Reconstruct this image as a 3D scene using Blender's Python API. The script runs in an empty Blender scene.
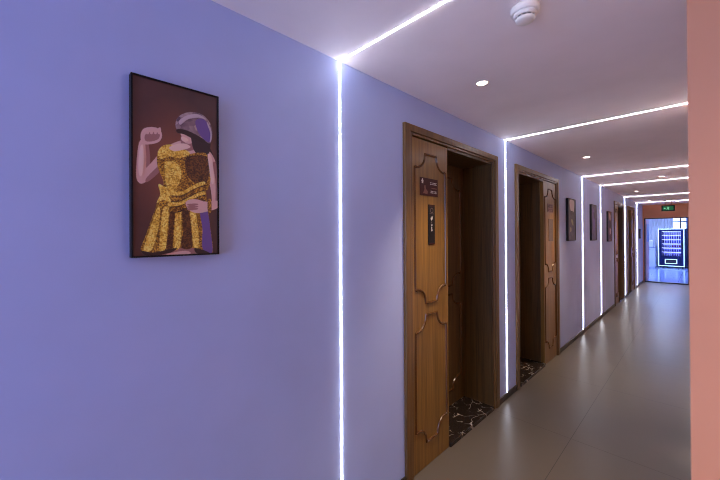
import bpy, bmesh, math, random
from mathutils import Vector, Matrix
random.seed(7)
SC = bpy.context.scene
COL = SC.collection

# ------------------------------------------------------------------ camera numbers (metres)
CX, H, CH = 1.30, 2.4538, 1.5562          # camera's distance from the left wall, ceiling height, eye height
F, YAW, PITCH, ROLL, SHIFT = 334.4, math.radians(45.5), math.radians(.23), math.radians(-.34), 6.3

def ray(px, py):
    a = (px-360)/F; b = (240-SHIFT-py)/F
    r = a*math.cos(ROLL)-b*math.sin(ROLL); u = a*math.sin(ROLL)+b*math.cos(ROLL)
    d = math.cos(PITCH)-u*math.sin(PITCH); z = math.sin(PITCH)+u*math.cos(PITCH)
    return Vector((r*math.cos(YAW)-d*math.sin(YAW), r*math.sin(YAW)+d*math.cos(YAW), z))

def on_wall(px, py, x=0.0):
    """real (y, z) on the left wall plane"""
    R = ray(px, py); t = (x-CX)/R.x
    return (R.y*t, CH+R.z*t)

# ------------------------------------------------------------------ materials
def lin(c):
    c /= 255.0
    return c/12.92 if c <= .04045 else ((c+.055)/1.055)**2.4
def S(r, g, b): return (lin(r), lin(g), lin(b), 1)

class NT:
    def __init__(s, name):
        s.m = bpy.data.materials.new(name); s.m.use_nodes = True
        s.t = s.m.node_tree; s.b = s.t.nodes['Principled BSDF']
    def n(s, typ, **kw):
        x = s.t.nodes.new(typ)
        for k, v in kw.items():
            if k in x.inputs: x.inputs[k].default_value = v
            else: setattr(x, k, v)
        return x
    def l(s, a, b): s.t.links.new(a, b)
    def coords(s, scale=(1, 1, 1), loc=(0, 0, 0)):
        tc = s.n('ShaderNodeTexCoord'); mp = s.n('ShaderNodeMapping')
        mp.inputs['Scale'].default_value = scale; mp.inputs['Location'].default_value = loc
        s.l(tc.outputs['Object'], mp.inputs['Vector']); return mp.outputs['Vector']
    def ramp(s, fac, stops):
        r = s.n('ShaderNodeValToRGB'); e = r.color_ramp.elements
        while len(e) < len(stops): e.new(.5)
        for q, (p, c) in zip(e, stops): q.position = p; q.color = c
        s.l(fac, r.inputs['Fac']); return r.outputs['Color']
    def bump(s, h, strength, dist=.01):
        b = s.n('ShaderNodeBump', Strength=strength, Distance=dist)
        s.l(h, b.inputs['Height']); s.l(b.outputs['Normal'], s.b.inputs['Normal'])
    def set(s, **kw):
        for k, v in kw.items(): s.b.inputs[k.replace('_', ' ')].default_value = v
        return s

def plain(name, col, rough=.5, metal=0, **kw):
    t = NT(name)
    for k in kw: t.b.inputs[k.replace('_', ' ') if k != 'Specular_IOR_Level' else 'Specular IOR Level'].default_value = kw[k]
    kw = {}
    t.set(Base_Color=col, Roughness=rough, Metallic=metal, **kw); return t.m
def glow(name, col, strength, base=(.8, .8, .8, 1)):
    t = NT(name); t.set(Base_Color=base, Emission_Color=col, Emission_Strength=strength, Roughness=.4); return t.m
def paint(name, col, rough=.55):
    t = NT(name); v = t.coords()
    n = t.n('ShaderNodeTexNoise', Scale=3.0, Detail=4.0); t.l(v, n.inputs['Vector'])
    d = tuple(x*.93 for x in col[:3])+(1,)
    t.l(t.ramp(n.outputs['Fac'], [(.3, d), (.7, col)]), t.b.inputs['Base Color'])
    n2 = t.n('ShaderNodeTexNoise', Scale=220.0, Detail=2.0); t.l(v, n2.inputs['Vector'])
    t.bump(n2.outputs['Fac'], .08, .002); t.set(Roughness=rough); return t.m
def wood(name, lo, hi, rough=.32, scale=1.0):
    t = NT(name); v = t.coords((38*scale, 38*scale, 1.1*scale))
    n = t.n('ShaderNodeTexNoise', Scale=1.0, Detail=6.0, Roughness=.6, Distortion=.35); t.l(v, n.inputs['Vector'])
    v2 = t.coords((160, 160, 4))
    n2 = t.n('ShaderNodeTexNoise', Scale=1.0, Detail=3.0); t.l(v2, n2.inputs['Vector'])
    mx = t.n('ShaderNodeMix', data_type='FLOAT'); mx.inputs[0].default_value = .35
    t.l(n.outputs['Fac'], mx.inputs[2]); t.l(n2.outputs['Fac'], mx.inputs[3])
    t.l(t.ramp(mx.outputs[0], [(.34, lo), (.62, hi)]), t.b.inputs['Base Color'])
    t.bump(n2.outputs['Fac'], .06, .002); t.set(Roughness=rough); return t.m

M = {}
M['lavender'] = paint('lavender_paint', S(178, 193, 242), .6)
M['ceiling'] = paint('ceiling_paint', S(246, 236, 236), .7)
M['pink'] = paint('salmon_paint', S(228, 148, 98), .6)
M['orange'] = paint('orange_paint', S(216, 146, 108), .6)
M['wood'] = wood('oak_veneer', S(98, 68, 24), S(150, 110, 48))
M['wood_frame'] = wood('frame_wood', S(82, 57, 26), S(124, 90, 48))
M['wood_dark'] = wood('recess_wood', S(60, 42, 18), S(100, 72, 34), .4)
M['mold'] = wood('moulding_wood', S(64, 38, 16), S(104, 66, 30), .25)
M['skirt'] = plain('skirting_brown', S(52, 42, 38), .4)
M['black'] = plain('black_satin', S(16, 14, 18), .5, Specular_IOR_Level=.25)
M['dark_metal'] = plain('dark_metal', S(40, 38, 48), .35, .6)
M['white_plastic'] = plain('white_plastic', S(228, 222, 214), .4)
M['grey_vent'] = plain('vent_grey', S(88, 84, 82), .5)
M['chrome'] = plain('brushed_nickel', S(200, 196, 190), .25, .9)
M['led'] = glow('led_diffuser', (.90, .91, 1.0, 1), 16.0)
M['bulb'] = glow('downlight_lens', (1, .86, .70, 1), 14.0)

def mk_floor(name, col, rough, ox, oy, tw, th):
    t = NT(name); v = t.coords((1, 1, 1), (ox, oy, 0))
    n = t.n('ShaderNodeTexNoise', Scale=1.7, Detail=5.0, Roughness=.6); t.l(v, n.inputs['Vector'])
    c1 = t.ramp(n.outputs['Fac'], [(.3, tuple(x*.94 for x in col[:3])+(1,)), (.7, col)])
    br = t.n('ShaderNodeTexBrick', offset=0.0, squash=1.0)
    br.inputs['Scale'].default_value = 1.0
    br.inputs['Brick Width'].default_value = tw; br.inputs['Row Height'].default_value = th
    br.inputs['Mortar Size'].default_value = .0022; br.inputs['Mortar Smooth'].default_value = .2
    br.inputs['Mortar'].default_value = tuple(x*.45 for x in col[:3])+(1,)
    t.l(v, br.inputs['Vector']); t.l(c1, br.inputs['Color1']); t.l(c1, br.inputs['Color2'])
    t.l(br.outputs['Color'], t.b.inputs['Base Color'])
    n3 = t.n('ShaderNodeTexNoise', Scale=9.0, Detail=6.0); t.l(v, n3.inputs['Vector'])
    mr = t.n('ShaderNodeMapRange'); mr.inputs['To Min'].default_value = rough-.015; mr.inputs['To Max'].default_value = rough+.02
    t.l(n3.outputs['Fac'], mr.inputs['Value']); t.l(mr.outputs['Result'], t.b.inputs['Roughness'])
    t.set(**{'Specular_IOR_Level': .28}); return t.m
M['floor'] = mk_floor('grey_porcelain_tile', S(105, 96, 85), .31, .2, -.52, .8, 1.2)
M['floor_gloss'] = mk_floor('pale_gloss_tile', S(150, 168, 222), .12, 0, 0, .8, .8)

def mk_marble():
    t = NT('dark_veined_marble'); v = t.coords()
    n = t.n('ShaderNodeTexNoise', Scale=4.0, Detail=5.0); t.l(v, n.inputs['Vector'])
    ad = t.n('ShaderNodeMix', data_type='VECTOR'); ad.inputs[0].default_value = .22
    t.l(v, ad.inputs[4]); t.l(n.outputs['Color'], ad.inputs[5])
    vo = t.n('ShaderNodeTexVoronoi', feature='DISTANCE_TO_EDGE', Scale=13.0); t.l(ad.outputs[1], vo.inputs['Vector'])
    n2 = t.n('ShaderNodeTexNoise', Scale=11.0, Detail=2.0); t.l(v, n2.inputs['Vector'])
    veins = t.ramp(vo.outputs['Distance'], [(0.0, (1, 1, 1, 1)), (.042, (0, 0, 0, 1))])
    sel = t.ramp(n2.outputs['Fac'], [(.47, (0, 0, 0, 1)), (.6, (1, 1, 1, 1))])
    mu = t.n('ShaderNodeMix', data_type='RGBA', blend_type='MULTIPLY'); mu.inputs[0].default_value = 1
    t.l(veins, mu.inputs[6]); t.l(sel, mu.inputs[7])
    t.l(t.ramp(mu.outputs[2], [(0, S(44, 36, 32)), (1, S(196, 184, 172))]), t.b.inputs['Base Color'])
    t.set(Roughness=.18); return t.m
M['marble'] = mk_marble()

# ------------------------------------------------------------------ mesh helpers
class MB:
    def __init__(s): s.bm = bmesh.new(); s.mats = []
    def mi(s, m):
        if m is None: return 0
        if m not in s.mats: s.mats.append(m)
        return s.mats.index(m)
    def box(s, a, b, bev=0, m=None, seg=2):
        x0, x1 = sorted((a[0], b[0])); y0, y1 = sorted((a[1], b[1])); z0, z1 = sorted((a[2], b[2]))
        r = bmesh.ops.create_cube(s.bm, size=1); vs = r['verts']
        for v in vs: v.co = Vector(((x0+x1)/2+v.co.x*(x1-x0), (y0+y1)/2+v.co.y*(y1-y0), (z0+z1)/2+v.co.z*(z1-z0)))
        i = s.mi(m); fs = {f for v in vs for f in v.link_faces}
        for f in fs: f.material_index = i
        if bev:
            es = list({e for v in vs for e in v.link_edges})
            rr = bmesh.ops.bevel(s.bm, geom=es, offset=bev, segments=seg, profile=.5, affect='EDGES')
            for f in rr['faces']: f.material_index = i
        return s
    def lathe(s, prof, c=(0, 0, 0), n=24, m=None, smooth=True):
        """profile of (radius, z); closed at both ends where the radius is 0"""
        i = s.mi(m); rings = []
        for r, z in prof:
            if r < 1e-6: rings.append([s.bm.verts.new((c[0], c[1], c[2]+z))])
            else: rings.append([s.bm.verts.new((c[0]+r*math.cos(2*math.pi*k/n), c[1]+r*math.sin(2*math.pi*k/n), c[2]+z)) for k in range(n)])
        for A, B in zip(rings, rings[1:]):
            for k in range(n):
                k2 = (k+1) % n
                if len(A) == 1 and len(B) == 1: continue
                if len(A) == 1: f = (A[0], B[k], B[k2])
                elif len(B) == 1: f = (A[k], A[k2], B[0])
                else: f = (A[k], A[k2], B[k2], B[k])
                fc = s.bm.faces.new(f); fc.material_index = i; fc.smooth = smooth
        return s
    def prism(s, pts, fn, d0, d1, m=None):
        """closed outline pts (u,v) extruded from depth d0 to d1; fn(u,v,d)->xyz"""
        i = s.mi(m)
        A = [s.bm.verts.new(fn(u, v, d0)) for u, v in pts]; B = [s.bm.verts.new(fn(u, v, d1)) for u, v in pts]
        n = len(pts); fs = [s.bm.faces.new(B), s.bm.faces.new(A[::-1])]
        for k in range(n): fs.append(s.bm.faces.new((A[k], A[(k+1) % n], B[(k+1) % n], B[k])))
        for f in fs: f.material_index = i
        return s
    def ridge(s, pts, fn, w, h, d=0, m=None):
        """half round bead swept along a closed outline"""
        i = s.mi(m); n = len(pts); rings = []
        for k in range(n):
            p = Vector(pts[k]); a = Vector(pts[k-1]); b = Vector(pts[(k+1) % n])
            t1 = (p-a).normalized(); t2 = (b-p).normalized(); t = (t1+t2)
            t = t.normalized() if t.length > 1e-6 else t1
            nr = Vector((-t.y, t.x)); sc = 1/max(.5, nr.dot(Vector((-t1.y, t1.x))))
            ring = []
            for o, e in ((-.5, 0), (-.32, .7), (0, 1), (.32, .7), (.5, 0)):
                q = p+nr*o*w*sc; ring.append(s.bm.verts.new(fn(q.x, q.y, d+e*h)))
            rings.append(ring)
        for k in range(n):
            A, B = rings[k], rings[(k+1) % n]
            for j in range(4):
                f = s.bm.faces.new((A[j], A[j+1], B[j+1], B[j])); f.material_index = i
        return s
    def bar(s, p, q, r, n=10, m=None):
        i = s.mi(m); p = Vector(p); q = Vector(q); d = (q-p).normalized()
        u = d.orthogonal().normalized(); v = d.cross(u)
        A, B = [[s.bm.verts.new(o+u*r*math.cos(2*math.pi*k/n)+v*r*math.sin(2*math.pi*k/n)) for k in range(n)] for o in (p, q)]
        for k in range(n):
            f = s.bm.faces.new((A[k], A[(k+1) % n], B[(k+1) % n], B[k])); f.smooth = True; f.material_index = i
        s.bm.faces.new(A[::-1]).material_index = i; s.bm.faces.new(B).material_index = i
        return s
    def halfround(s, p, q, side, out, w, h, m=None):
        """LED diffuser: half round profile from p to q, width w along side, proud of the surface by h along out"""
        i = s.mi(m); p = Vector(p); q = Vector(q); side = Vector(side); out = Vector(out)
        prof = [(-.5*w, 0)]+[(.5*w*-math.cos(a), h*math.sin(a)) for a in (math.pi*k/6 for k in range(1, 6))]+[(.5*w, 0)]
        A, B = [[s.bm.verts.new(o+side*a+out*b) for a, b in prof] for o in (p, q)]
        for k in range(len(prof)):
            k2 = (k+1) % len(prof)
            f = s.bm.faces.new((A[k], A[k2], B[k2], B[k])); f.material_index = i
        s.bm.faces.new(A); s.bm.faces.new(B[::-1])
        return s
    def build(s, name, mat=None, parent=None):
        bmesh.ops.recalc_face_normals(s.bm, faces=s.bm.faces)
        if parent is not None and parent.get('_local') is None:
            bmesh.ops.translate(s.bm, verts=s.bm.verts, vec=-WLOC(parent))
        me = bpy.data.meshes.new(name); s.bm.to_mesh(me); s.bm.free()
        for m in (s.mats if s.mats else [mat]): me.materials.append(m)
        o = bpy.data.objects.new(name, me); COL.objects.link(o)
        if parent is not None: o.parent = parent
        return o

def WLOC(o):
    v = Vector(o.location)
    while o.parent is not None: o = o.parent; v += Vector(o.location)
    return v
def tag(o, label, cat, group=None, kind=None):
    o['label'] = label; o['category'] = cat
    if group: o['group'] = group
    if kind: o['kind'] = kind
    return o
def thing(name, loc, label, cat, group=None, kind=None):
    o = bpy.data.objects.new(name, None); o.empty_display_size = .1; o.location = loc; COL.objects.link(o)
    return tag(o, label, cat, group, kind)
def origin_to(o, loc):
    """move a one-mesh thing's origin to its base"""
    loc = Vector(loc); o.data.transform(Matrix.Translation(-loc)); o.location = loc; return o
def copy_tree(o, parent=None):
    c = o.copy(); COL.objects.link(c)
    if parent is not None: c.parent = parent
    for ch in [x for x in o.children]: copy_tree(ch, c)
    return c
def wl(u, v, d): return (d, u, v)                # left wall: u along the corridor, v up, d out of the wall

# ------------------------------------------------------------------ the shell
YS, YE = -2.6, 14.05          # the corridor's near (open) end and its far wall
XR = 1.2872                     # right wall
DOORS = [                     # y0, y1 (outer frame), leaf side
    (1.656, 3.022, 'near'), (3.450, 4.885, 'far'), (8.92, 10.14, 'near'), (10.80, 12.0, 'far')]
DT = 2.260                    # top of the door frames
WT = .36

b = MB(); b.box((-WT, YS, -.1), (3.5, YE, 0)); f = b.build('floor', M['floor'])
tag(f, 'grey porcelain tiled corridor floor with long joints', 'floor', kind='structure')
b = MB(); b.box((-WT, YS, H), (3.5, YE+.12, H+.1)); c = b.build('ceiling', M['ceiling'])
tag(c, 'smooth white painted corridor ceiling', 'ceiling', kind='structure')
b = MB(); y = YS
for (a0, a1, _) in DOORS:
    b.box((-WT, y, 0), (0, a0, H)); b.box((-WT, a0, DT), (0, a1, H)); y = a1
b.box((-WT, y, 0), (0, YE, H)); b.box((-WT-.06, YS, 0), (-WT, YE, H)); w = b.build('wall_left', M['lavender'])
tag(w, 'long lavender painted corridor wall with the doors and pictures', 'wall', kind='structure')
b = MB(); y = YS
SK, ST = .055, .012
for (a0, a1, _) in DOORS:
    b.box((0, y, 0), (ST, a0, SK), .003); y = a1
b.box((0, y, 0), (ST, YE, SK), .003); k = b.build('baseboard_left', M['skirt'])
tag(k, 'low dark brown skirting along the lavender wall', 'baseboard', kind='structure')
# salmon partition at the right: its face looks along the corridor, its edge closes the view
PY = .75
b = MB(); b.box((1.2872, PY, 0), (3.5, PY+.3, H)); p = b.build('wall_partition', M['pink'])
tag(p, 'salmon pink wall face at the right edge of the view', 'wall', kind='structure')
b = MB(); b.box((XR, PY+.3, 0), (XR+.12, YE, H)); p = b.build('wall_right', M['pink'])
tag(p, 'salmon pink right wall of the corridor behind the partition', 'wall', kind='structure')
b = MB(); b.box((3.38, -1.3, 0), (3.5, PY, H)); b.box((1.6, -1.42, 0), (3.5, -1.3, H)); b.box((1.6, YS, 0), (1.72, -1.42, H))
p = b.build('wall_side', M['pink']); tag(p, 'salmon pink walls of the side hall behind the camera', 'wall', kind='structure')
# far wall with its opening
OX0, OX1, OZ = .035, 1.06, 2.035
b = MB()
b.box((-WT, YE, 0), (OX0, YE+.12, H)); b.box((OX0, YE, OZ), (OX1, YE+.12, H)); b.box((OX1, YE, 0), (3.5, YE+.12, H))
p = b.build('wall_end', M['orange']); tag(p, 'orange wall over and around the far doorway', 'wall', kind='structure')
b = MB(); e = .022
b.box((OX0, YE-.012, 0), (OX0+e, YE+.13, OZ)); b.box((OX1-e, YE-.012, 0), (OX1, YE+.13, OZ)); b.box((OX0, YE-.012, OZ-e), (OX1, YE+.13, OZ))
b.box((OX0+e, YE-.012, 0), (OX1-e, YE+.13, .03))
p = b.build('trim_1', M['dark_metal']); tag(p, 'thin dark metal frame around the far doorway', 'door trim', kind='structure')

# ------------------------------------------------------------------ LED lines
def led_line(y, label):
    t = thing('led_strip_light', (0, y, 0), label, 'strip light', 'white light lines across wall and ceiling')
    W, P = .0080, .004
    MB().halfround((0, y, SK), (0, y, H-.0), (0, 1, 0), (1, 0, 0), W, P).build('wall_line', M['led'], t)
    MB().halfround((P, y, H), (XR-P, y, H), (0, 1, 0), (0, 0, -1), W, P).build('ceiling_line', M['led'], t)
    MB().halfround((XR, y, 0.0), (XR, y, H), (0, 1, 0), (-1, 0, 0), W, P).build('wall_line', M['led'], t)
    return t
LED = [(1.137, 'white light line between the large picture and the nearest door'),
       (3.228, 'white light line between the two nearest wooden doors'),
       (6.192, 'white light line between the two dark pictures past the second door'),
       (7.574, 'white light line between the middle small picture and the farthest small picture'),
       (10.42, 'white light line between the two farthest wooden doors'),
       (12.65, 'last white light line, just before the far orange wall')]
led = led_line(*LED[0])
for y, lb in LED[1:]:
    o = copy_tree(led); o.location = (0, y, 0); o['label'] = lb

# ------------------------------------------------------------------ recessed downlights
def downlight(x, y, label):
    t = thing('recessed_downlight', (x, y, H), label, 'downlight', 'round recessed ceiling spots')
    b = MB(); b.lathe([(.029, -.001), (.031, -.003), (.035, -.003), (.037, 0), (.029, 0), (.029, -.001)], (x, y, H), 28)
    b.build('trim_ring', M['white_plastic'], t)
    b = MB(); b.lathe([(0, -.004), (.018, -.0035), (.0288, -.001), (.0288, 0), (0, 0)], (x, y, H), 28)
    b.build('lens', M['bulb'], t)
    L = bpy.data.lights.new('spot_lamp', 'SPOT'); L.energy = 58; L.color = (1, .80, .58); L.spot_size = math.radians(74); L.spot_blend = 1.0
    L.shadow_soft_size = .03
    lo = bpy.data.objects.new('spot_lamp', L); COL.objects.link(lo); lo.parent = t; lo.location = (0, 0, -.012)
    return t
DL = [(.399, 1.908, 'ceiling spot above the nearest wooden door'),
      (.372, 4.646, 'ceiling spot above the second wooden door'),
      (.88, 7.10, 'ceiling spot right by the fourth light line, near the salmon wall edge'),
      (.349, 9.25, 'ceiling spot above the third wooden door'),
      (.335, 12.00, 'ceiling spot before the last light line, near the lavender wall'),
      (.86, 13.00, 'ceiling spot farthest away, in front of the orange end wall')]
dl = downlight(*DL[0])
for x, y, lb in DL[1:]:
    o = copy_tree(dl); o.location = (x, y, H); o['label'] = lb
for x, y, lb in ((1.75, .05, 'added unseen ceiling spot beside the camera, brightening the salmon wall face'), (2.6, .05, 'second added unseen ceiling spot, farther right, brightening the salmon wall face')):  # two spots added out of view to throw warm light on the salmon face
    o = copy_tree(dl); o.location = (x, y, H); o['label'] = lb
    for ch in o.children:
        if ch.type == 'LIGHT': ch.data = ch.data.copy(); ch.data.energy = 36; ch.data.spot_size = math.radians(110)

# ------------------------------------------------------------------ smoke detector
sx, sy = .818, 1.40
t = thing('smoke_detector', (sx, sy, H), 'round white smoke detector on the ceiling near the top edge', 'smoke detector')
b = MB(); b.lathe([(0, 0), (.053, 0), (.054, -.010), (.051, -.022), (.046, -.024), (0, -.024)], (sx, sy, H), 36); b.build('mounting_base', M['white_plastic'], t)
b = MB(); b.lathe([(0, -.024), (.044, -.024), (.043, -.032), (.040, -.036), (.036, -.037), (0, -.037)], (sx, sy, H), 36); b.build('sensor_body', M['white_plastic'], t)
b = MB(); b.lathe([(.0, -.037), (.034, -.037), (.034, -.044), (0, -.044)], (sx, sy, H), 36); b.build('vent_ring', M['grey_vent'], t)
b = MB()
for k in range(12):
    a = 2*math.pi*k/12
    b.bar((sx+.036*math.cos(a), sy+.036*math.sin(a), H-.037), (sx+.036*math.cos(a), sy+.036*math.sin(a), H-.045), .0024, 6)
b.lathe([(0, -.0445), (.037, -.0445), (.035, -.050), (.026, -.056), (0, -.058)], (sx, sy, H), 36); b.build('sensor_cap', M['white_plastic'], t)

# ------------------------------------------------------------------ doors
def ogee(u0, u1, v0, v1, cu=.62, cv=.085, flip_top=True):
    """outline of a carved panel: rectangle whose four corners are scooped in"""
    a = (u1-u0)/2; uc = (u0+u1)/2; ru = a*cu; st = .016
    def corner(su, sv):          # from the side towards the end edge, local to the corner
        pts = [(uc+su*a, (v1 if sv > 0 else v0)-sv*(cv+st))]
        pts.append((uc+su*(a-.012), (v1 if sv > 0 else v0)-sv*(cv+st-.004)))
        for k in range(7):
            th = math.radians(90*k/6)
            # concave scoop centred on the outer corner
            pts.append((uc+su*(a-.016-(ru-.016)*math.sin(th)), (v1 if sv > 0 else v0)-sv*(st+cv*math.cos(th))))
        pts.append((uc+su*(a-ru-.004), (v1 if sv > 0 else v0)))
        return pts
    P = corner(1, 1)                      # right side up to top
    P += corner(-1, 1)[::-1]              # top to left side
    P += corner(-1, -1)
    P += corner(1, -1)[::-1]
    return P

def door(n, y0, y1, side, label):
    D = -.27                               # depth of the recess
    t = thing('door_%d' % n, (0, y0, 0), label, 'door', kind='structure')
    fl, hd, px = .085, .062, .02
    # frame: flat outer band, lower inner bead
    b = MB()
    def band(u0, u1, z0, z1, x1): b.box((D, u0, z0), (x1, u1, z1), .003)
    band(y0, y0+.058, 0, DT, px); band(y1-.058, y1, 0, DT, px); band(y0+.058, y1-.058, DT-.045, DT, px)
    band(y0+.058, y0+fl, 0, DT-.045, px-.009); band(y1-fl, y1-.058, 0, DT-.045, px-.009); band(y0+fl, y1-fl, DT-hd, DT-.045, px-.009)
    b.build('door_frame', M['wood_frame'], t)
    i0, i1, top = y0+fl, y1-fl, DT-hd
    lw = .442 if n != 2 else .472
    if side == 'near': p0, p1, q0, q1 = i0, i0+lw, i0+lw, i1
    else: p0, p1, q0, q1 = i1-lw, i1, i0, i1-lw
    # fixed carved side leaf, flush with the wall
    pl = MB().box((-.042, p0+.003, .002), (0, p1-.001, top-.006), .002).build('side_panel', M['wood'], t)
    mg = .036
    for v0, v1 in ((1.095, 2.10), (.165, 1.015)):
        MB().ridge(ogee(p0+mg, p1-mg, v0, v1), wl, .015, .009, 0).build('moulding', M['mold'], pl)
    # recess behind the opening
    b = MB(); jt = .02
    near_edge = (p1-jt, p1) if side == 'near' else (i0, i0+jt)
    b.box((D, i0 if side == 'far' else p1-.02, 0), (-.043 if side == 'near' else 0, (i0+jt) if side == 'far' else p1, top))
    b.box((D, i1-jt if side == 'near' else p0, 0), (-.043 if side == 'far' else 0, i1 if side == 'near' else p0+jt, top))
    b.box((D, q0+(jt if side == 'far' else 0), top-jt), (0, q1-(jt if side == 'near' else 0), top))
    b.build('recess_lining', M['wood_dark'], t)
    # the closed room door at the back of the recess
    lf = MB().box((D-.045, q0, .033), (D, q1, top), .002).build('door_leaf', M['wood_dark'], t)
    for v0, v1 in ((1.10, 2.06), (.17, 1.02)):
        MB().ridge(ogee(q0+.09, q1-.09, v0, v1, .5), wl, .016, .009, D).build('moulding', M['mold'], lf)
    b = MB(); b.box((D-.045, q0+(0 if side == 'near' else jt), 0), (.014, q1-(jt if side == 'near' else 0)+(0 if side == 'near' else 0), .03), .003)
    b.build('marble_sill', M['marble'], t)
    return t, (p0, p1, q0, q1)
DL_ = ['nearest wooden door with carved panel bearing a red plaque and black strip',
       'second wooden door, its carved panel on the far side, before the dark picture',
       'third wooden door, just past the farthest small picture',
       'fourth wooden door, beyond the fifth light line']
geo = []
for n, (d, lb) in enumerate(zip(DOORS, DL_), 1):
    geo.append(door(n, d[0], d[1], d[2], lb)[1])

# ------------------------------------------------------------------ signs on the doors
M['plaque'] = plain('maroon_plaque', S(62, 24, 26), .4, Specular_IOR_Level=.2)
M['plaque_pale'] = plain('maroon_tone', S(118, 72, 62), .4)
M['sign_white'] = plain('sign_white', S(222, 214, 210), .5)
M['sign_grey'] = plain('sign_grey', S(108, 92, 88), .5, Specular_IOR_Level=.2)
M['sign_black'] = plain('sign_black', S(18, 16, 18), .4, Specular_IOR_Level=.2)
def strokes(mb, u, v, w, h, n, d, m, seed):
    """a short line of small, unreadable characters: each a few crossing strokes"""
    r = random.Random(seed); cw = w/n
    for k in range(n):
        c = u+k*cw; g = cw*.84
        for q in range(2):
            zz = v+h*(.12+.62*q/1+r.uniform(-.06, .06)); mb.box((0, c, zz), (d, c+g, zz+h*.13), m=m)
        xx = c+g*r.choice((.15, .45, .7)); mb.box((0, xx, v), (d*1.02, xx+g*.18, v+h), m=m)
        if r.random() < .6: xx = c+g*r.choice((.05, .8)); mb.box((0, xx, v+h*.1), (d*1.04, xx+g*.16, v+h*.6), m=m)
# maroon plaque
t = thing('room_plaque', (0, 1.940, 1.82), 'maroon plaque with white lettering on the nearest carved door panel', 'sign')
MB().box((0.0, 1.834, 1.820), (.004, 2.046, 1.940), .001).build('plate', M['plaque'], t)
b = MB()
US = -.018
wl0 = wl
def wl(u, v, d): return wl0(u+US, v, d)
b.prism([(1.864, 1.913), (1.878, 1.935), (1.892, 1.913), (1.886, 1.913), (1.886, 1.9), (1.870, 1.9), (1.870, 1.913)], wl, .003, .0046, m=M['sign_white'])
strokes(b, US+1.968, 1.898, .086, .018, 4, .0046, M['sign_white'], 3)
strokes(b, US+1.968, 1.840, .086, .018, 4, .0046, M['sign_white'], 5)
b.prism([(1.885, 1.835), (1.900, 1.86), (1.896, 1.885), (1.912, 1.89), (1.918, 1.866), (1.94, 1.85), (1.936, 1.832)], wl, .003, .0045, m=M['plaque_pale'])
b.prism([(1.985, 1.872), (2.05, 1.872), (2.05, 1.878), (1.985, 1.878)], wl, .003, .0045, m=M['plaque_pale'])
b.build('lettering', None, t)
# black strip
t = thing('door_sign', (0, 1.965, 1.488), 'tall narrow black sign with white characters below the maroon plaque', 'sign')
MB().box((0, US+1.944, 1.488), (.006, US+2.022, 1.762), .0015).build('plate', M['sign_black'], t)
b = MB()
ring = [(1.983+.016*math.cos(a), 1.722+.016*math.sin(a)) for a in (2*math.pi*k/14 for k in range(14))]
b.ridge(ring, wl, .005, .001, .006, m=M['sign_grey'])
b.box((.005, US+1.957, 1.698), (.0068, US+2.009, 1.701), m=M['sign_grey'])
b.prism([(1.968, 1.664), (1.976, 1.682), (1.982, 1.668), (1.998, 1.688), (1.990, 1.662), (1.98, 1.652)], wl, .005, .0069, m=M['sign_white'])
for k in range(4):
    strokes(b, US+1.974, 1.633-k*.018, .018, .014, 1, .0069, M['sign_grey'] if k < 1 else M['sign_white'], 20+k)
b.box((.005, US+1.950, 1.492), (.0066, US+2.016, 1.500), m=M['plaque'])
b.box((.005, US+1.950, 1.750), (.0066, US+2.016, 1.758), m=M['plaque'])
b.build('lettering', None, t)
wl = wl0
# second door: small plaque of brown characters over a grey strip
ya, za = on_wall(547.5, 203.5); yb, zb = on_wall(553.0, 213.0)
t = thing('room_plaque', (0, (ya+yb)/2, zb), 'small brown plaque of dark characters on the second door panel', 'sign')
MB().box((0, ya, zb), (.004, yb, za), .001).build('plate', M['plaque_pale'], t)
b = MB(); w_ = yb-ya
strokes(b, ya+w_*.08, zb+(za-zb)*.55, w_*.84, (za-zb)*.36, 2, .0046, M['plaque'], 31)
strokes(b, ya+w_*.08, zb+(za-zb)*.1, w_*.84, (za-zb)*.3, 3, .0046, M['plaque'], 33)
b.build('lettering', None, t)
yc, zc = on_wall(548.5, 219); yd, zd = on_wall(552.8, 241)
t = thing('door_sign', (0, (yc+yd)/2, zd), 'narrow grey strip sign under the brown plaque on the second door', 'sign')
MB().box((0, yc, zd), (.006, yd, zc), .0015).build('plate', M['sign_grey'], t)
b = MB()
for k in range(4): strokes(b, (yc+yd)/2-.014, zc-.07-k*.034, .028, .026, 1, .0068, M['plaque'], 40+k)
b.build('lettering', None, t)

# ------------------------------------------------------------------ pictures
def smooth_poly(pts, k=5):
    out = []; n = len(pts)
    for i in range(n):
        p0, p1, p2, p3 = [Vector(pts[(i+j-1) % n]) for j in range(4)]
        for q in range(k):
            s = q/k
            out.append(tuple(.5*((2*p1)+(-p0+p2)*s+(2*p0-5*p1+4*p2-p3)*s*s+(-p0+3*p1-3*p2+p3)*s**3)))
    return out
def picture(y0, y1, z0, z1, label, dep=.03, fw=.0055):
    t = thing('framed_picture', (0, (y0+y1)/2, z0), label, 'picture')
    b = MB()
    b.box((0, y0, z0), (dep, y0+fw, z1), .001); b.box((0, y1-fw, z0), (dep, y1, z1), .001)
    b.box((0, y0+fw, z0), (dep, y1-fw, z0+fw), .001); b.box((0, y0+fw, z1-fw), (dep, y1-fw, z1), .001)
    b.box((0, y0+fw, z0+fw), (.006, y1-fw, z1-fw))
    b.build('frame', M['black'], t); return t

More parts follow.
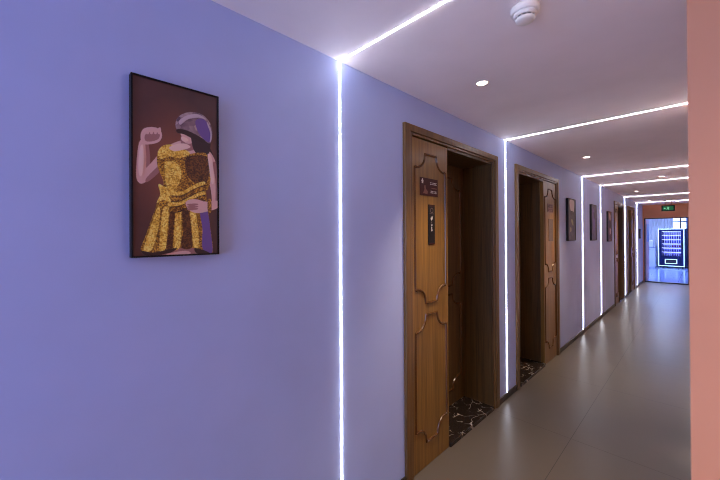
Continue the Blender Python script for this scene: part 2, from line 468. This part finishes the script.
def art_bg(name, c0, c1, centre, rad):
    """printed backdrop: a warm cloud round one spot of the artwork"""
    t = NT(name); tc = t.n('ShaderNodeTexCoord')
    mp = t.n('ShaderNodeMapping'); mp.inputs['Location'].default_value = tuple(-c/r for c, r in zip(centre, rad))
    mp.inputs['Scale'].default_value = tuple(1/r for r in rad); t.l(tc.outputs['Object'], mp.inputs['Vector'])
    g = t.n('ShaderNodeTexGradient', gradient_type='SPHERICAL'); t.l(mp.outputs['Vector'], g.inputs['Vector'])
    n = t.n('ShaderNodeTexNoise', Scale=9.0, Detail=4.0); t.l(tc.outputs['Object'], n.inputs['Vector'])
    mu = t.n('ShaderNodeMath', operation='MULTIPLY_ADD'); mu.inputs[1].default_value = .35; t.l(n.outputs['Fac'], mu.inputs[0]); t.l(g.outputs['Fac'], mu.inputs[2])
    t.l(t.ramp(mu.outputs[0], [(.1, c0), (.8, c1)]), t.b.inputs['Base Color']); t.set(Roughness=.45); return t.m
def speckle(name, lo, hi, mid, sc=260):
    t = NT(name); v = t.coords()
    vo = t.n('ShaderNodeTexVoronoi', Scale=float(sc)); t.l(v, vo.inputs['Vector'])
    n = t.n('ShaderNodeTexNoise', Scale=28.0, Detail=3.0); t.l(v, n.inputs['Vector'])
    mx = t.n('ShaderNodeMix', data_type='FLOAT'); mx.inputs[0].default_value = .55
    sx = t.n('ShaderNodeSeparateColor'); t.l(vo.outputs['Color'], sx.inputs[0])
    t.l(sx.outputs[0], mx.inputs[2]); t.l(n.outputs['Fac'], mx.inputs[3])
    t.l(t.ramp(mx.outputs[0], [(.28, lo), (.5, mid), (.72, hi)]), t.b.inputs['Base Color']); t.set(Roughness=.4); return t.m

P1 = (.227, .505, 1.487, 2.082)
pic = picture(*P1, label='large framed picture of a figure in a gold dress, nearest on the lavender wall')
FX = .0265
M['art_bg'] = art_bg('art_brown_backdrop', S(74, 50, 50), S(132, 78, 62), (.0, .0, .30), (.2, .17, .26))
M['gold'] = speckle('art_gold', S(84, 50, 18), S(226, 174, 60), S(150, 102, 32))
M['gold_hi'] = speckle('art_gold_bright', S(190, 138, 36), S(255, 236, 130), S(244, 200, 76))
M['gold_lo'] = speckle('art_gold_deep', S(58, 32, 22), S(124, 78, 36), S(84, 48, 28))
M['skin'] = plain('art_skin', S(224, 182, 174), .45)
M['skin_hi'] = plain('art_skin_light', S(240, 206, 192), .45); M['hat_hi'] = plain('art_hat_light', S(196, 178, 186), .45)
M['skin_lo'] = plain('art_skin_deep', S(168, 118, 114), .45)
M['hat'] = speckle('art_grey_hat', S(98, 78, 92), S(186, 164, 160), S(140, 116, 124), 60)
M['violet'] = plain('art_violet', S(112, 84, 150), .45)
M['hair'] = plain('art_dark_hair', S(58, 38, 42), .45)
M['art_dark'] = plain('art_dark', S(54, 34, 34), .45)
b = MB()
b.box((.006, P1[0]+.0055, P1[2]+.0055), (.0250, P1[1]-.0055, P1[3]-.0055), m=M['art_bg'])
lay = [0]
def shape(pts, m, k=5, sm=True):
    """one printed shape, given as it reads in the picture; laid on the print's own plane"""
    q = [on_wall(120+cx/2.2818, 60+cy/2.2857, FX) for cx, cy in pts]
    q = [(min(max(u, P1[0]+.006), P1[1]-.006), min(max(v, P1[2]+.006), P1[3]-.006)) for u, v in q]
    lay[0] += 1
    b.prism(smooth_poly(q, k) if sm else q, wl, .0250, .0250+.00008*lay[0], m=m)
shape([(190, 195), (208, 205), (218, 245), (220, 300), (208, 300), (196, 250)], M['hair'])
shape([(104, 438), (140, 428), (176, 432), (182, 449), (102, 451)], M['skin_lo'])
shape([(112, 442), (150, 436), (160, 449), (110, 451)], M['skin'])
shape([(44, 188), (62, 183), (68, 225), (66, 262), (52, 280), (40, 276), (37, 250)], M['skin'])
shape([(58, 186), (64, 186), (69, 225), (66, 255), (60, 258), (60, 220)], M['skin_lo'])
shape([(40, 270), (50, 258), (74, 232), (96, 210), (106, 232), (84, 258), (60, 278), (46, 282)], M['skin'])
shape([(60, 270), (84, 245), (100, 228), (104, 238), (84, 262), (62, 279)], M['skin_lo'])
shape([(47, 172), (54, 157), (72, 153), (90, 158), (96, 172), (90, 186), (72, 192), (52, 191)], M['skin'])
shape([(58, 170), (74, 164), (90, 168), (88, 180), (72, 186), (58, 184)], M['skin_lo'])
for k in range(4): shape([(60+9*k, 156), (66+9*k, 155), (66+9*k, 168), (60+9*k, 168)], M['skin'], 3)
shape([(100, 204), (122, 190), (144, 184), (168, 190), (196, 206), (208, 220), (200, 236), (160, 232), (118, 226)], M['skin'])
shape([(190, 208), (206, 211), (219, 238), (225, 290), (226, 330), (212, 338), (208, 300), (198, 252)], M['skin'])
shape([(212, 236), (220, 240), (225, 290), (226, 330), (218, 330), (218, 280)], M['skin_lo'])
shape([(142, 170), (168, 176), (172, 202), (152, 208), (140, 198)], M['skin_lo'])
shape([(138, 158), (160, 162), (170, 178), (164, 190), (150, 190), (142, 178)], M['skin'])
shape([(164, 168), (190, 178), (206, 186), (202, 216), (186, 222), (170, 208), (164, 190)], M['hair'])
shape([(130, 158), (128, 140), (138, 126), (160, 119), (186, 124), (204, 142), (211, 166), (206, 190), (192, 184), (172, 172), (150, 164)], M['hat'])
shape([(172, 140), (188, 134), (204, 150), (209, 172), (204, 188), (190, 180), (178, 164)], M['violet'])
shape([(130, 158), (150, 160), (176, 172), (194, 184), (190, 190), (166, 180), (146, 170), (131, 166)], M['art_dark'])
shape([(86, 212), (100, 200), (126, 208), (150, 216), (176, 212), (198, 216), (207, 250), (200, 296), (160, 312), (98, 322), (100, 280), (86, 244)], M['gold'])
shape([(86, 212), (98, 196), (120, 194), (142, 202), (160, 214), (136, 224), (112, 220), (94, 226)], M['gold_hi'])
shape([(150, 224), (176, 218), (198, 222), (203, 250), (196, 284), (170, 280), (152, 260)], M['gold_lo'])
shape([(104, 232), (130, 236), (140, 262), (128, 292), (108, 290), (102, 262)], M['gold_hi'])
shape([(94, 312), (140, 306), (190, 292), (200, 340), (208, 396), (212, 436), (204, 446), (172, 430), (112, 432), (76, 440), (48, 436), (60, 398), (78, 348)], M['gold'])
shape([(70, 380), (84, 340), (92, 344), (86, 390), (72, 434), (54, 434)], M['gold_hi'])
shape([(98, 340), (112, 338), (108, 384), (104, 430), (90, 434), (92, 390)], M['gold_hi'])
shape([(128, 336), (138, 334), (140, 384), (136, 428), (122, 430), (124, 388)], M['gold_hi'])
shape([(160, 340), (170, 340), (178, 384), (180, 426), (168, 426), (164, 384)], M['gold_hi'])
shape([(114, 350), (124, 346), (122, 390), (118, 430), (106, 431), (110, 390)], M['gold_lo'])
shape([(142, 344), (156, 344), (162, 390), (164, 428), (140, 428), (144, 390)], M['gold_lo'])
shape([(182, 342), (198, 340), (207, 396), (211, 434), (204, 445), (188, 430), (188, 386)], M['violet'])
shape([(48, 436), (78, 440), (112, 432), (130, 430), (116, 440), (84, 448), (60, 448)], M['art_dark'])
shape([(170, 430), (190, 434), (205, 446), (200, 449), (176, 446)], M['art_dark'])
for k in range(4):
    o_ = 14*k
    shape([(108+2*k, 300+o_*.95), (140, 300+o_*.8), (176, 282+o_*.8), (192, 278+o_*.8), (193, 285+o_*.8), (170, 294+o_*.8), (140, 309+o_*.8), (112, 309+o_*.9)], M['gold_hi'] if k % 2 == 0 else M['gold'])
    shape([(112+2*k, 309+o_*.95), (140, 309+o_*.8), (176, 291+o_*.8), (193, 286+o_*.8), (193, 289+o_*.8), (170, 298+o_*.8), (140, 313+o_*.8)], M['gold_lo'])
shape([(88, 284), (104, 290), (118, 284), (122, 300), (112, 312), (116, 326), (98, 320), (84, 326), (92, 306)], M['gold_hi'])
shape([(150, 324), (170, 318), (196, 324), (222, 322), (222, 338), (200, 346), (176, 350), (156, 342)], M['skin'])
shape([(46, 200), (52, 196), (54, 230), (50, 262), (44, 262), (42, 236)], M['skin_hi'])
shape([(200, 216), (208, 222), (212, 250), (214, 280), (208, 280), (204, 250)], M['skin_hi'])
shape([(112, 200), (130, 192), (150, 192), (160, 200), (140, 206), (122, 208)], M['skin_hi'])
shape([(134, 140), (150, 128), (176, 124), (196, 136), (178, 132), (154, 136), (138, 148)], M['hat_hi'])
shape([(198, 142), (207, 158), (209, 178), (205, 188), (206, 168), (200, 150)], M['hat_hi'])
shape([(140, 176), (150, 178), (156, 184), (148, 187), (141, 183)], M['skin_hi'])
for k in range(3): shape([(152, 330+5*k), (172, 328+5*k), (178, 331+5*k), (160, 334+5*k)], M['skin_lo'], 3)
shape([(200, 320), (207, 320), (208, 346), (200, 346)], M['gold'], 3)
b.build('art_print', None, pic)

def blotch_art(t, Y0, Y1, Z0, Z1, bg, shapes):
    b = MB(); b.box((.006, Y0+.0055, Z0+.0055), (.0255, Y1-.0055, Z1-.0055), m=bg)
    for i, (pts, m) in enumerate(shapes):
        q = [(Y0+.012+(Y1-Y0-.024)*u, Z0+.012+(Z1-Z0-.024)*v) for u, v in pts]
        b.prism(smooth_poly(q, 4), wl, .0255, .0257+.00015*i, m=m)
    b.build('art_print', None, t)
M['art_brown'] = speckle('art_dark_brown', S(32, 24, 28), S(74, 58, 58), S(46, 34, 38), 30)
M['art_plum'] = speckle('art_dark_plum', S(52, 40, 62), S(92, 74, 104), S(68, 54, 80), 24)
M['art_pale'] = plain('art_pale', S(204, 184, 182), .45)
M['art_olive'] = plain('art_olive', S(150, 140, 92), .45)
M['art_rust'] = plain('art_rust', S(120, 82, 74), .45)
q = (5.275, 5.655, 1.458, 2.052)
t = picture(*q, label='small dark picture with a pale top, nearest past the second door')
blotch_art(t, *q, M['art_brown'], [
    ([(.22, .98), (.85, .97), (.82, .74), (.6, .68), (.4, .7), (.25, .8)], M['art_pale']),
    ([(.3, .7), (.62, .72), (.6, .63), (.4, .6)], M['art_dark']),
    ([(.45, .52), (.66, .48), (.72, .36), (.55, .38), (.4, .46)], M['art_olive']),
    ([(.22, .3), (.4, .3), (.42, .22), (.25, .2)], M['art_olive'])])
q = (6.68, 7.06, 1.440, 2.050)
t = picture(*q, label='small dark plum picture between the third and fourth light lines')
blotch_art(t, *q, M['art_plum'], [
    ([(.2, .9), (.5, .85), (.7, .5), (.5, .2), (.3, .4)], M['violet']),
    ([(.42, .8), (.62, .78), (.6, .6), (.45, .62)], M['art_dark'])])
q = (8.12, 8.46, 1.397, 2.0)
t = picture(*q, label='small brown picture with pale blotches, just before the third door')
blotch_art(t, *q, M['art_rust'], [
    ([(.3, .95), (.8, .9), (.75, .72), (.4, .76)], M['art_pale']),
    ([(.2, .66), (.7, .7), (.9, .5), (.5, .44), (.3, .5)], M['art_dark']),
    ([(.5, .42), (.9, .4), (.8, .24), (.5, .28)], M['art_pale']),
    ([(.2, .2), (.8, .18), (.7, .06), (.3, .08)], M['art_dark'])])
# small dark plate by the far doorway
t = thing('wall_plaque', (0, 13.2, 1.40), 'small dark plaque on the lavender wall beside the far doorway', 'plaque')
MB().box((0, 13.06, 1.40), (.02, 13.36, 1.69), .003).build('plate', M['black'], t)
MB().box((.02, 13.09, 1.45), (.0212, 13.33, 1.64)).build('face', M['plaque'], t)

# ------------------------------------------------------------------ exit sign
EY = 12.25
def on_y(px, py, Y):
    R = ray(px, py); k = Y/R.y
    return (CX+R.x*k, CH+R.z*k)
ex0, ez1 = on_y(661.3, 205.6, EY); ex1, ez0 = on_y(675.0, 210.8, EY)
M['exit_green'] = glow('exit_green', (.02, .62, .16, 1), .07, S(6, 54, 22))
M['exit_bright'] = glow('exit_mark', (.35, 1.0, .55, 1), .25, S(160, 240, 180))
xm = (ex0+ex1)/2
t = thing('exit_sign', (xm, EY, ez0), 'green lit exit sign hanging before the orange end wall', 'exit sign')
MB().box((ex0, EY, ez0), (ex1, EY+.03, ez1), .004).build('housing', M['black'], t)
MB().box((ex0+.03, EY-.002, ez0+.022), (ex1-.03, EY+.001, ez1-.022)).build('lit_face', M['exit_green'], t)
b = MB(); hz = ez1-ez0
def ef(u, v, d): return (xm+u, EY-d, ez0+hz/2+v)
s_ = hz*.30
b.prism([(.0+.16*s_*math.cos(a), .72*s_+.16*s_*math.sin(a)) for a in (math.pi*k/5 for k in range(10))], ef, .002, .0032)   # head of the running figure
b.prism([(-.05*s_, .5*s_), (.2*s_, .5*s_), (.1*s_, -.1*s_), (-.2*s_, -.1*s_)], ef, .002, .0033)
b.prism([(-.2*s_, -.05*s_), (.0, -.1*s_), (-.3*s_, -.55*s_), (-.8*s_, -.7*s_), (-.8*s_, -.55*s_), (-.42*s_, -.42*s_)], ef, .002, .0034)
b.prism([(-.05*s_, -.05*s_), (.12*s_, -.1*s_), (.42*s_, -.4*s_), (.3*s_, -.9*s_), (.15*s_, -.9*s_), (.22*s_, -.42*s_)], ef, .002, .0035)
b.prism([(.15*s_, .48*s_), (.6*s_, .2*s_), (.55*s_, .08*s_), (.12*s_, .3*s_)], ef, .002, .0036)
b.prism([(-.05*s_, .48*s_), (-.55*s_, .25*s_), (-.5*s_, .1*s_), (-.05*s_, .32*s_)], ef, .002, .0037)
b.prism([(-1.9*s_, 0), (-1.4*s_, .35*s_), (-1.4*s_, .1*s_), (-.9*s_, .1*s_), (-.9*s_, -.1*s_), (-1.4*s_, -.1*s_), (-1.4*s_, -.35*s_)], ef, .002, .0032)
b.build('pictogram', M['exit_bright'], t)
b = MB(); b.bar((xm-.06, EY+.015, ez1-.002), (xm-.06, EY+.015, H-.012), .006); b.bar((xm+.06, EY+.015, ez1-.002), (xm+.06, EY+.015, H-.012), .006)
b.box((xm-.09, EY-.02, H-.014), (xm+.09, EY+.05, H), .003); b.build('hanger', M['dark_metal'], t)

# ------------------------------------------------------------------ the room beyond the doorway
RX0, RX1, RY0, RY1, RH = -1.6, 2.4, YE+.12, 22.0, 2.9
M['room_white'] = paint('pale_blue_paint', S(206, 212, 232), .6)
b = MB(); b.box((RX0, RY0-.12, -.1), (RX1, RY1, -.0)); f = b.build('floor_room', M['floor_gloss'])
for v in f.data.vertices:
    if v.co.y < RY0: v.co.y = YE
tag(f, 'pale glossy tiled floor of the room past the far doorway', 'floor', kind='structure')
b = MB(); b.box((RX0, RY0, RH), (RX1, RY1, RH+.1)); f = b.build('ceiling_room', M['room_white']); tag(f, 'pale ceiling of the room past the far doorway', 'ceiling', kind='structure')
WX0, WX1, WZ0, WZ1 = -.62, .98, .9, 2.5
b = MB()
b.box((RX0-.1, RY0, 0), (RX0, RY1, RH)); b.box((RX1, RY0, 0), (RX1+.1, RY1, RH))
b.box((RX0, RY0, H+.1), (RX1, RY0+.1, RH))
b.box((RX0-.1, RY1, 0), (WX0, RY1+.15, RH)); b.box((WX1, RY1, 0), (RX1+.1, RY1+.15, RH))
b.box((WX0, RY1, 0), (WX1, RY1+.15, WZ0)); b.box((WX0, RY1, WZ1), (WX1, RY1+.15, RH))
f = b.build('wall_room', M['room_white']); tag(f, 'pale walls of the room past the far doorway', 'wall', kind='structure')
t = thing('window_1', ((WX0+WX1)/2, RY1, WZ0), 'bright window behind the curtains in the far room', 'window', kind='structure')
b = MB(); fw = .05
for a0, a1 in ((WX0, WX0+fw), (WX1-fw, WX1), (.14, .20), (.62, .67)): b.box((a0, RY1+.02, WZ0), (a1, RY1+.08, WZ1), .003)
for z0 in (WZ0, WZ1-fw, 2.08): b.box((WX0, RY1+.025, z0), (WX1, RY1+.075, z0+.05), .003)
b.build('window_frame', M['dark_metal'], t)
gm = NT('window_glass'); gm.set(Base_Color=(1, 1, 1, 1), Roughness=0.0, IOR=1.05, **{'Transmission_Weight': 1.0}); M['glass'] = gm.m
MB().box((WX0+fw, RY1+.045, WZ0+.05), (WX1-fw, RY1+.05, WZ1-.05)).build('window_pane', M['glass'], t)

def curtain(x0, x1, y, z0, z1, mat, label, seed):
    r = random.Random(seed); b = MB(); n = max(12, int((x1-x0)/.0125)); A = []
    for k in range(n+1):
        x = x0+(x1-x0)*k/n; d = .028*math.sin(k*2*math.pi/8.6+.5*math.sin(k*.37))+r.uniform(-.003, .003)
        A.append((x, y+d))
    col = []
    for j, z in enumerate((z0, z0+(z1-z0)*.5, z1)):
        sc = (1.15, 1, .75)[j]; col.append([b.bm.verts.new((x, y+(yy-y)*sc, z)) for x, yy in A])
    for r0, r1 in zip(col, col[1:]):
        for k in range(n): b.bm.faces.new((r0[k], r0[k+1], r1[k+1], r1[k])).smooth = True
    o = b.build('curtain', mat); md = o.modifiers.new('thickness', 'SOLIDIFY'); md.thickness = .004
    tag(o, label, 'curtain', 'pleated curtains in the far room'); origin_to(o, ((x0+x1)/2, y, z0)); return o
M['curtain'] = plain('pale_curtain', S(232, 234, 238), .8)
M['curtain_dark'] = plain('blue_grey_curtain', S(120, 124, 170), .8)
curtain(-1.0, .40, RY1-.16, .04, 2.6, M['curtain'], 'wide pale pleated curtain left of the bright window', 1)
curtain(.84, 1.18, RY1-.16, .04, 2.6, M['curtain_dark'], 'narrow blue grey curtain right of the bright window', 2)
b = MB(); b.bar((-1.1, RY1-.16, 2.625), (1.3, RY1-.16, 2.625), .016, 12)
for x in (-1.05, 1.25): b.bar((x, RY1-.16, 2.625), (x, RY1, 2.625), .012, 8)
o = b.build('curtain_rail', M['dark_metal']); tag(o, 'dark rail carrying the curtains of the far room', 'curtain rail'); origin_to(o, (.1, RY1-.16, 2.6))

# door leaf standing open just inside
t = thing('door_5', (OX0, RY0, 0), 'pale door leaf standing open at the left of the far doorway', 'door', kind='structure')
M['leaf_pale'] = plain('pale_pink_leaf', S(216, 190, 206), .45)
M['leaf_blue'] = plain('blue_leaf_panel', S(96, 130, 200), .35)
b = MB(); b.box((.036, RY0+.02, .012), (.074, RY0+.86, 2.0), .004); b.build('leaf', M['leaf_pale'], t)
b = MB(); b.box((.070, RY0+.14, 1.28), (.078, RY0+.74, 1.86), .002); b.build('leaf_panel', M['leaf_blue'], t)
b = MB(); b.bar((.074, RY0+.79, 1.02), (.11, RY0+.79, 1.02), .009); b.bar((.11, RY0+.79, 1.02), (.11, RY0+.68, 1.02), .009); b.build('door_handle', M['chrome'], t)

# low pale cabinet with a small white box on it
cb = (-.60, 19.6)
t = thing('low_cabinet', (cb[0]+.25, cb[1], 0), 'low pale blue cabinet left of the vending machine', 'cabinet')
M['cab'] = plain('pale_cabinet', S(190, 198, 220), .4); M['cab_dark'] = plain('cabinet_top', S(110, 120, 150), .35)
b = MB(); b.box((cb[0], cb[1], .06), (cb[0]+.50, cb[1]+.45, .92), .004); b.box((cb[0]+.03, cb[1]+.03, 0), (cb[0]+.47, cb[1]+.42, .07)); b.build('body', M['cab'], t)
MB().box((cb[0]-.01, cb[1]-.02, .92), (cb[0]+.51, cb[1]+.46, .955), .004).build('cabinet_top', M['cab_dark'], t)
for k in range(2):
    d_ = MB().box((cb[0]+.01+.245*k, cb[1]-.016, .09), (cb[0]+.245+.245*k, cb[1], .90), .003).build('door', M['cab'], t)
    MB().bar((cb[0]+.21+.075*k, cb[1]-.03, .50), (cb[0]+.21+.075*k, cb[1]-.03, .70), .008).build('handle', M['black'], d_)
t = thing('storage_box', (cb[0]+.25, cb[1]+.2, .955), 'small white box standing on the low pale cabinet', 'box')
MB().box((cb[0]+.05, cb[1]+.05, .955), (cb[0]+.42, cb[1]+.35, 1.19), .01).build('body', M['room_white'], t)
MB().box((cb[0]+.04, cb[1]+.04, 1.19), (cb[0]+.43, cb[1]+.36, 1.235), .008).build('lid', M['white_plastic'], t)

# ------------------------------------------------------------------ vending machine (local: front at y = 0, looking to -y)
VX, VY, VROT = .375, 20.45, math.radians(-7)
VW, VH, VD = .88, 1.76, .72
t = thing('vending_machine', (VX, VY, 0), 'lit blue vending machine with a glowing white border, seen through the far doorway', 'vending machine')
t.rotation_euler = (0, 0, VROT); t['_local'] = 1
M['navy'] = plain('navy_metal', S(8, 20, 78), .5, Specular_IOR_Level=.25)
M['vm_edge'] = glow('led_border', (.42, .78, 1.0, 1), .55)
M['vm_back'] = glow('backlit_blue', (.14, .18, 1.0, 1), 1.5, S(60, 80, 220))
M['vm_tube'] = glow('cabinet_tube', (.46, .56, 1.0, 1), 1.5)
M['shelf'] = plain('shelf_steel', S(130, 140, 200), .3, .3)
def vpart(mb, name, mat, par=t):
    par_local = par; o = mb.build(name, mat, None); o.parent = par_local; return o
hw = VW/2; wx0, wx1 = -hw+.13*VW, -hw+.87*VW; wz1, wz0 = VH*(1-.065), VH*(1-.70)
b = MB()
for a, c_, nm in (((-hw, 0, .05), (wx0, VD, VH), 'side_wall'), ((wx1, 0, .05), (hw, VD, VH), 'side_wall'), ((wx0, 0, wz1), (wx1, VD, VH), 'top_section'),
                  ((wx0, 0, .05), (wx1, VD, wz0), 'lower_section'), ((wx0, .42, wz0), (wx1, VD, wz1), 'rear_wall')):
    vpart(MB().box(a, c_, .003), nm, M['navy'])
b = MB()
b = MB(); q_ = .032
for a, c_ in (((-hw, -.012, .07), (-hw+q_, 0, VH)), ((hw-q_, -.012, .07), (hw, 0, VH)), ((-hw+q_, -.012, VH-q_), (hw-q_, 0, VH)), ((-hw+q_, -.012, .07), (hw-q_, 0, .07+q_))): b.box(a, c_, .004)
vpart(b, 'light_border', M['vm_edge'])
vpart(MB().box((wx0, .40, wz0), (wx1, .4195, wz1)), 'backlit_panel', M['vm_back'])
NR = 6; rh = (wz1-wz0)/NR
for k in range(NR):
    vpart(MB().box((wx0+.003, .06, wz0+k*rh), (wx1-.003, .40, wz0+k*rh+.014), .002), 'shelf', M['shelf'])
for k in range(NR):
    vpart(MB().bar((wx0+.01, .055, wz0+(k+1)*rh-.008), (wx1-.01, .055, wz0+(k+1)*rh-.008), .0055), 'light_tube', M['vm_tube'])
vpart(MB().box((wx0, .004, wz0), (wx1, .010, wz1)), 'glass_pane', M['glass'])
b = MB(); s0, s1, z0_, z1_ = -hw+.26*VW, -hw+.73*VW, VH*.105, VH*.225
for a, c_ in (((s0, -.014, z0_), (s0+.028, 0, z1_)), ((s1-.028, -.014, z0_), (s1, 0, z1_)), ((s0+.028, -.014, z1_-.028), (s1-.028, 0, z1_)), ((s0+.028, -.014, z0_), (s1-.028, 0, z0_+.028))): b.box(a, c_, .004)
sl = vpart(b, 'pickup_slot', M['vm_edge'])
vpart(MB().box((s0+.028, -.006, z0_+.028), (s1-.028, 0, z1_-.028)), 'slot_flap', M['dark_metal'], sl)
vpart(MB().box((wx1+.02, -.008, .86), (hw-.045, 0, 1.10), .003), 'keypad', M['black'])
for a in (-1, 1):
    for c_ in (.06, VD-.06):
        b = MB(); b.lathe([(0, 0), (.025, 0), (.025, .052), (0, .052)], (a*(hw-.07), c_, 0), 12); vpart(b, 'foot', M['black'])
# goods: bottles and cans, row by row from the top
def goods_mesh(kind, mats):
    b = MB()
    if kind == 'bottle':
        b.lathe([(0, 0), (.024, 0), (.026, .006), (.026, .08), (.024, .088), (.026, .096), (.024, .112), (.012, .134), (.010, .14), (0, .14)], n=14, m=mats[0])
        b.lathe([(0, .14), (.0125, .14), (.0125, .154), (0, .156)], n=14, m=mats[1])
    else:
        b.lathe([(0, 0), (.026, 0), (.030, .006), (.030, .102), (.026, .110), (0, .110)], n=14, m=mats[0])
        b.lathe([(0, .110), (.025, .110), (.025, .113), (0, .112)], n=14, m=mats[1])
    o = b.build(kind, None); return o
G = {k: plain('goods_'+k, c_, .35) for k, c_ in dict(white=S(225, 228, 245), blue=S(50, 70, 220), navy=S(36, 40, 150), violet=S(140, 90, 200), red=S(190, 60, 110), sky=S(120, 160, 245)).items()}
CAPS = plain('goods_cap', S(230, 235, 250), .4)
rows = [   # kind, colour left, colour right, words
    ('bottle', 'white', 'white', 'white bottle', 'white bottle'), ('bottle', 'blue', 'navy', 'blue bottle', 'dark blue bottle'),
    ('bottle', 'navy', 'blue', 'dark blue bottle', 'blue bottle'), ('can', 'white', 'red', 'white can', 'reddish can'),
    ('can', 'sky', 'blue', 'light blue can', 'blue can'), ('can', 'white', 'violet', 'white can', 'violet can')]
RN = ['top shelf', 'second shelf from the top', 'third shelf from the top', 'fourth shelf from the top', 'fifth shelf from the top', 'bottom shelf']
proto = {}; CR, SR = math.cos(VROT), math.sin(VROT)
for r_, (kind, c0, c1, w0, w1) in enumerate(rows):
    for k in range(8):
        cn, wd, half = (c0, w0, 'left half') if k < 4 else (c1, w1, 'right half')
        key = (kind, cn)
        if key not in proto: proto[key] = goods_mesh(kind, (G[cn], CAPS)); o = proto[key]
        else: o = proto[key].copy(); COL.objects.link(o)
        lx = wx0+.055+(wx1-wx0-.11)*k/7; ly = .13; lz = wz0+(NR-1-r_)*rh+.0145
        o.location = (VX+lx*CR-ly*SR, VY+lx*SR+ly*CR, lz)
        tag(o, '%s on the %s of the vending machine, %s' % (wd, RN[r_], half), kind, 'goods on the %s of the vending machine, %s' % (RN[r_], half))

# unseen glowing ceiling panels, added to brighten the far room
M['panel'] = glow('cool_fill_panel', (.46, .60, 1.0, 1), 38.0)
def fill_panel(x, y, label):
    t = thing('fill_panel_light', (x, y, RH), label, 'added fill light', 'added fill panels of the far room')
    b = MB()
    for a, c_ in (((-.32, -.32), (.32, -.30)), ((-.32, .30), (.32, .32)), ((-.32, -.30), (-.30, .30)), ((.30, -.30), (.32, .30))):
        b.box((x+a[0], y+a[1], RH-.02), (x+c_[0], y+c_[1], RH))
    b.build('panel_frame', M['white_plastic'], t)
    MB().box((x-.30, y-.30, RH-.012), (x+.30, y+.30, RH)).build('diffuser', M['panel'], t)
    return t
pn = fill_panel(.2, 16.2, 'square fill panel added on the far room ceiling, nearer the doorway')
o = copy_tree(pn); o.location = (.2, 19.2, RH); o['label'] = 'square fill panel added on the far room ceiling, before the vending machine'

# ------------------------------------------------------------------ daylight
W = bpy.data.worlds.new('sky'); SC.world = W; W.use_nodes = True
bg = W.node_tree.nodes['Background']; bg.inputs['Color'].default_value = (.34, .50, 1.0, 1); bg.inputs['Strength'].default_value = 3.7

# ------------------------------------------------------------------ camera
cam = bpy.data.cameras.new('camera'); co = bpy.data.objects.new('camera', cam); COL.objects.link(co)
cam.sensor_width = 36; cam.sensor_fit = 'HORIZONTAL'; cam.lens = F/720*36; cam.clip_start = .02; cam.shift_y = -SHIFT/720
Fw = Vector((-math.sin(YAW)*math.cos(PITCH), math.cos(YAW)*math.cos(PITCH), math.sin(PITCH)))
R0 = Vector((math.cos(YAW), math.sin(YAW), 0)); U0 = R0.cross(Fw)
R_ = R0*math.cos(ROLL)+U0*math.sin(ROLL); U_ = U0*math.cos(ROLL)-R0*math.sin(ROLL)
m = Matrix((R_, U_, -Fw)).transposed().to_4x4(); m.translation = (CX, 0, CH); co.matrix_world = m
cam.dof.use_dof = True; cam.dof.focus_distance = 3.5; cam.dof.aperture_fstop = 4.0
SC.camera = co
for o in SC.objects:
    if '_local' in o: del o['_local']

SC.view_settings.view_transform = 'Standard'; SC.view_settings.look = 'None'
SC.view_settings.exposure = 1.08; SC.view_settings.gamma = 1.0; SC.view_settings.use_curve_mapping = False
try:
    SC.cycles.filter_width = 1.0; SC.cycles.use_denoising = True; SC.cycles.use_light_tree = True
    SC.cycles.max_bounces = 8; SC.cycles.diffuse_bounces = 5; SC.cycles.sample_clamp_indirect = 6
    SC.cycles.caustics_reflective = False; SC.cycles.caustics_refractive = False
except Exception: pass
